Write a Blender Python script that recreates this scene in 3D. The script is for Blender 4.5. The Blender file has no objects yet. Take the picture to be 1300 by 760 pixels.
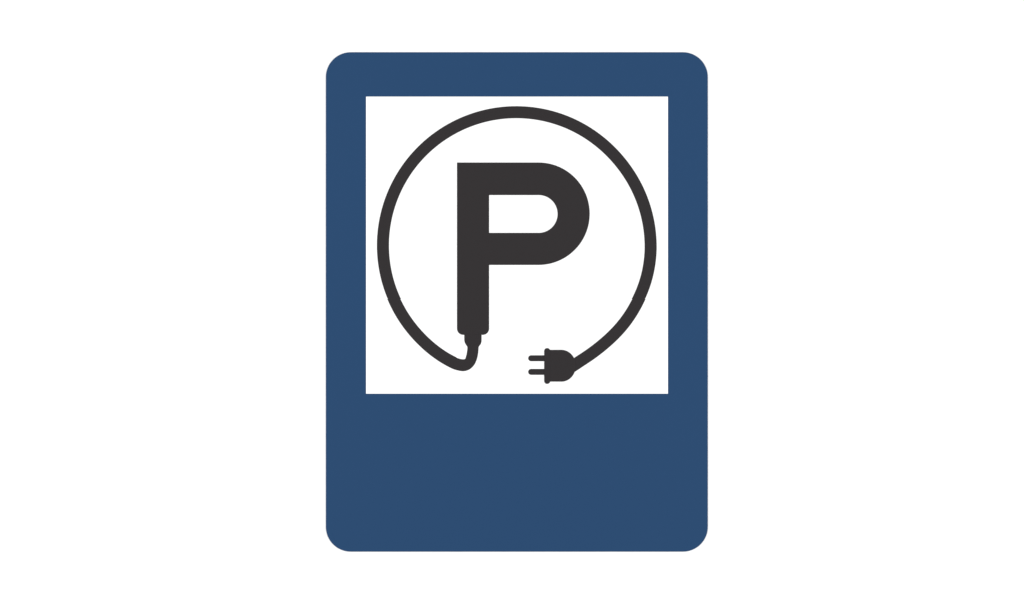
import bpy, math

S = 0.6 / 484.5          # metres per photograph pixel: the sign is 0.6 m wide
CX, CY = 650.0, 380.0    # centre of the photograph
EYE = 1.5                # height of the camera and of the middle of the picture

scene = bpy.context.scene
col = scene.collection

# ------------------------------------------------------------------ materials
def srgb(c):
    out = []
    for v in c:
        v /= 255.0
        out.append(v / 12.92 if v <= 0.04045 else ((v + 0.055) / 1.055) ** 2.4)
    return out

def material(name, base, rough, vary=0.03, spec=0.3, scale=40.0, bump=0.0, bump_scale=900.0):
    m = bpy.data.materials.new(name)
    m.use_nodes = True
    nt = m.node_tree
    b = nt.nodes['Principled BSDF']
    b.inputs['Specular IOR Level'].default_value = spec
    tc = nt.nodes.new('ShaderNodeTexCoord')
    nz = nt.nodes.new('ShaderNodeTexNoise')
    nz.inputs['Scale'].default_value = scale
    nz.inputs['Detail'].default_value = 5.0
    nt.links.new(tc.outputs['Object'], nz.inputs['Vector'])
    mix = nt.nodes.new('ShaderNodeMix')
    mix.data_type = 'RGBA'
    mix.inputs['A'].default_value = [v * (1 - vary) for v in base] + [1]
    mix.inputs['B'].default_value = [min(1, v * (1 + vary)) for v in base] + [1]
    nt.links.new(nz.outputs['Fac'], mix.inputs['Factor'])
    nt.links.new(mix.outputs['Result'], b.inputs['Base Color'])
    mr = nt.nodes.new('ShaderNodeMapRange')
    mr.inputs['To Min'].default_value = rough - 0.04
    mr.inputs['To Max'].default_value = rough + 0.04
    nt.links.new(nz.outputs['Fac'], mr.inputs['Value'])
    nt.links.new(mr.outputs['Result'], b.inputs['Roughness'])
    if bump:
        n2 = nt.nodes.new('ShaderNodeTexNoise')
        n2.inputs['Scale'].default_value = bump_scale
        n2.inputs['Detail'].default_value = 4.0
        nt.links.new(tc.outputs['Object'], n2.inputs['Vector'])
        bp = nt.nodes.new('ShaderNodeBump')
        bp.inputs['Strength'].default_value = bump
        bp.inputs['Distance'].default_value = 0.0005
        nt.links.new(n2.outputs['Fac'], bp.inputs['Height'])
        nt.links.new(bp.outputs['Normal'], b.inputs['Normal'])
    return m

BLUE = [0.0075, 0.0432, 0.1160]
DARK = [0.0165, 0.0138, 0.0148]
M_BLUE = material('blue enamel paint', BLUE, 0.55, 0.012, 0.2, 30.0, 0.02)
M_WHITE = material('white sheeting', [0.86, 0.86, 0.86], 0.6, 0.01, 0.3, 30.0)
M_DARK = material('charcoal vinyl', DARK, 0.6, 0.03, 0.2, 60.0, 0.03)
M_WALL = material('white backdrop paint', [0.86, 0.86, 0.86], 0.85, 0.01, 0.2, 3.0, 0.15, 250.0)

# ------------------------------------------------------------------ shapes
def arc(cx, cy, rx, ry, a0, a1, n=32):
    """points of an elliptical arc in photograph pixels; degrees, clockwise as seen (y down)"""
    return [(cx + rx * math.cos(math.radians(a0 + (a1 - a0) * i / n)),
             cy + ry * math.sin(math.radians(a0 + (a1 - a0) * i / n))) for i in range(n + 1)]

def spline(pts, n=10):
    """centripetal-like Catmull-Rom through pts"""
    out = []
    P = [pts[0]] + list(pts) + [pts[-1]]
    for i in range(1, len(P) - 2):
        p0, p1, p2, p3 = P[i - 1], P[i], P[i + 1], P[i + 2]
        for k in range(n):
            t = k / n
            out.append(tuple(0.5 * (2 * b + (c - a) * t + (2 * a - 5 * b + 4 * c - d) * t * t
                                    + (3 * b - a - 3 * c + d) * t ** 3)
                             for a, b, c, d in zip(p0, p1, p2, p3)))
    out.append(tuple(pts[-1]))
    return out

def rounded(x0, y0, x1, y1, r, n=24):
    return (arc(x1 - r, y0 + r, r, r, -90, 0, n) + arc(x1 - r, y1 - r, r, r, 0, 90, n)
            + arc(x0 + r, y1 - r, r, r, 90, 180, n) + arc(x0 + r, y0 + r, r, r, 180, 270, n))

ROOT_X, ROOT_Y = 656.25, 699.2      # middle of the sign's lower edge, in pixels

def build(name, loops, back, front, mat, parent, bevel=0.0001):
    """solid of the given outlines (holes are further loops), from `back` to `front` metres off the wall"""
    cu = bpy.data.curves.new(name, 'CURVE')
    cu.dimensions = '2D'
    cu.fill_mode = 'BOTH'
    cu.extrude = (front - back) / 2 - bevel
    cu.bevel_depth = bevel
    cu.bevel_resolution = 2
    cu.offset = -bevel
    for lp in loops:
        clean = []
        for p in lp:
            if not clean or math.dist(p, clean[-1]) > 1e-4:
                clean.append(p)
        if math.dist(clean[0], clean[-1]) < 1e-4:
            clean.pop()
        sp = cu.splines.new('POLY')
        sp.points.add(len(clean) - 1)
        for q, (x, y) in zip(sp.points, clean):
            q.co = ((x - ROOT_X) * S, (ROOT_Y - y) * S, 0, 1)
        sp.use_cyclic_u = True
    tmp = bpy.data.objects.new('tmp', cu)
    col.objects.link(tmp)
    bpy.context.view_layer.update()
    me = bpy.data.meshes.new_from_object(tmp.evaluated_get(bpy.context.evaluated_depsgraph_get()))
    bpy.data.objects.remove(tmp)
    bpy.data.curves.remove(cu)
    me.name = name
    mid = (front + back) / 2
    for v in me.vertices:                      # curve plane -> upright, facing the camera (-Y)
        x, y, z = v.co
        v.co = (x, -(z + mid), y)
    me.materials.clear()
    me.materials.append(mat)
    for p in me.polygons:
        p.use_smooth = False
    o = bpy.data.objects.new(name, me)
    col.objects.link(o)
    o.parent = parent
    return o

# ------------------------------------------------------------------ setting
import bmesh
bm = bmesh.new()
bmesh.ops.create_cube(bm, size=1.0)
for v in bm.verts:
    v.co = (v.co.x * 12.0, v.co.y * 0.1 + 0.0484, v.co.z * 8.0 + EYE)
me = bpy.data.meshes.new('backdrop')
bm.to_mesh(me)
bm.free()
me.materials.append(M_WALL)
wall = bpy.data.objects.new('backdrop', me)
col.objects.link(wall)
wall['kind'] = 'structure'

# ------------------------------------------------------------------ the sign
sign = bpy.data.objects.new('parking_sign', None)
sign.empty_display_size = 0.1
col.objects.link(sign)
sign.location = ((ROOT_X - CX) * S, 0.0, EYE + (CY - ROOT_Y) * S)
sign['label'] = 'blue charging parking sign with a charcoal P and plug cable on its white square panel'
sign['category'] = 'sign'

build('plate', [rounded(413.7, 66.3, 898.6, 699.2, 31.7)], 0.0017, 0.0030, M_BLUE, sign, 0.0002)
build('panel', [[(464.7, 122.7), (848.0, 122.7), (848.0, 498.6), (464.7, 498.6)]],
      0.0025, 0.0034, M_WHITE, sign)

# the P, whose stem ends like the body of a connector
letter = ([(580.2, 206.4)] + arc(683.7, 271.4, 64.9, 65.0, -90, 90, 64) + [(620.9, 336.4)]
          + arc(612.9, 415.9, 8.0, 8.0, 0, 90, 12) + arc(588.2, 415.9, 8.0, 8.0, 90, 180, 12))
counter = [(620.9, 247.7), (620.9, 295.7)] + arc(683.9, 271.7, 24.0, 24.0, 90, -90, 40)
P = build('letter', [letter, counter], 0.0031, 0.0039, M_DARK, sign)
P['label'] = 'charcoal capital P with rounded stem end'

neck = [(589.4, 421.0), (611.4, 421.0), (611.4, 431.0)] + spline(
        [(611.2, 433.0), (610.3, 435.5), (608.8, 437.6), (607.6, 439.4)], 4) + [(607.4, 441.5), (593.5, 441.5)] + spline(
        [(593.3, 439.0), (591.6, 436.5), (590.1, 433.8), (589.4, 430.5)], 4)
build('connector', [neck], 0.0031, 0.0037, M_DARK, sign)

# the cable: a ring that is round above and a little tighter below, ending in a hook
RC = (656.2, 312.5)
prof = [(67.5, 167.8), (63.6, 165.9), (60.0, 165.1), (54.0, 164.5), (48.0, 164.9), (42.0, 165.6), (34.5, 166.8), (23.5, 168.5),
        (14.0, 169.6), (4.0, 170.1), (-6.0, 170.0), (-25.0, 169.2), (-38.0, 168.7), (-52.0, 169.1), (-68.0, 169.7), (-90.0, 170.1),
        (-112.0, 170.3), (-135.0, 170.4), (-155.0, 170.3), (-172.0, 170.1), (-184.0, 170.0), (-196.0, 169.8), (-207.0, 169.4),
        (-216.0, 168.7), (-223.0, 168.3), (-230.0, 168.3), (-236.5, 168.0), (-241.5, 167.2)]
def smooth(q):
    for _ in range(2):
        q = [q[0]] + [(q[i][0], 0.25 * q[i - 1][1] + 0.5 * q[i][1] + 0.25 * q[i + 1][1]) for i in range(1, len(q) - 1)] + [q[-1]]
    return q
centre = []
for th, r in spline(smooth(prof), 12):
    a = math.radians(th)
    centre.append((RC[0] + r * math.cos(a), RC[1] + r * math.sin(a)))
HW = 7.65
outer, inner = [], []
for i in range(len(centre)):
    a, b = centre[max(i - 1, 0)], centre[min(i + 1, len(centre) - 1)]
    L = math.dist(a, b)
    nx, ny = -(b[1] - a[1]) / L, (b[0] - a[0]) / L
    if (centre[i][0] + nx - RC[0]) ** 2 + (centre[i][1] + ny - RC[1]) ** 2 < (centre[i][0] - RC[0]) ** 2 + (centre[i][1] - RC[1]) ** 2:
        nx, ny = -nx, -ny
    outer.append((centre[i][0] + nx * HW, centre[i][1] + ny * HW))
    inner.append((centre[i][0] - nx * HW, centre[i][1] - ny * HW))
hook_out = spline([outer[-1], (578.9, 468.5), (588.2, 470.0), (596.3, 467.6), (602.5, 461.3), (606.0, 452.5), (607.4, 443.0), (607.6, 436.0)], 8)
hook_in = spline([inner[-1], (579.0, 452.7), (585.3, 454.7), (589.6, 454.9)], 8) + spline(
                 [(590.9, 453.9), (592.6, 447.5), (593.4, 440.5), (593.5, 436.0)], 8)
cable = outer[:-1] + hook_out + (inner[:-1] + hook_in)[::-1]
build('cable', [cable], 0.0031, 0.0038, M_DARK, sign)

# the plug
plug = build('plug', [[(692.5, 443.0), (713.0, 442.9)] + arc(712.6, 463.1, 18.4, 20.2, -88, 88, 40) + [(713.0, 483.3), (692.5, 483.2)]],
             0.0031, 0.0041, M_DARK, sign)
build('collar', [rounded(690.9, 440.7, 698.4, 486.1, 3.7, 10)], 0.0031, 0.0043, M_DARK, plug)
for y in (453.6, 470.9):
    build('prong', [arc(674.3, y, 3.8, 3.8, 90, 270, 16) + [(693.5, y - 3.8), (693.5, y + 3.8)]],
          0.0031, 0.0036, M_DARK, plug)

# ------------------------------------------------------------------ light: a white, shadowless studio
world = bpy.data.worlds.new('World')
scene.world = world
world.use_nodes = True
bg = world.node_tree.nodes['Background']
bg.inputs['Color'].default_value = (1, 1, 1, 1)
bg.inputs['Strength'].default_value = 0.84

def softbox(x):
    li = bpy.data.lights.new('softbox', 'AREA')
    li.shape = 'RECTANGLE'
    li.size, li.size_y = 2.4, 2.4
    li.energy = 132.0
    o = bpy.data.objects.new('softbox', li)
    col.objects.link(o)
    o.location = (x, -4.6, EYE + 0.2)
    o.rotation_euler = (math.radians(90), 0, math.atan2(x, 4.6))
    return o
softbox(-4.2)
softbox(4.2)

# ------------------------------------------------------------------ camera
cam = bpy.data.cameras.new('camera')
cam.lens = 85.0
cam.sensor_width = 36.0
cam.clip_end = 100.0
cam.clip_start = 0.05
co = bpy.data.objects.new('camera', cam)
col.objects.link(co)
# the symbol's faces (about 3 mm off the wall) fill the frame as in the photograph
co.location = (0.0, -(1300 * S * 85.0 / 36.0) - 0.0032, EYE + 0.35 * S)
co.rotation_euler = (math.radians(90), 0, 0)
scene.camera = co

scene.view_settings.view_transform = 'Standard'
scene.view_settings.look = 'None'
scene.view_settings.exposure = 0.0
scene.view_settings.gamma = 1.0
scene.render.filter_size = 2.4
scene.cycles.use_denoising = True
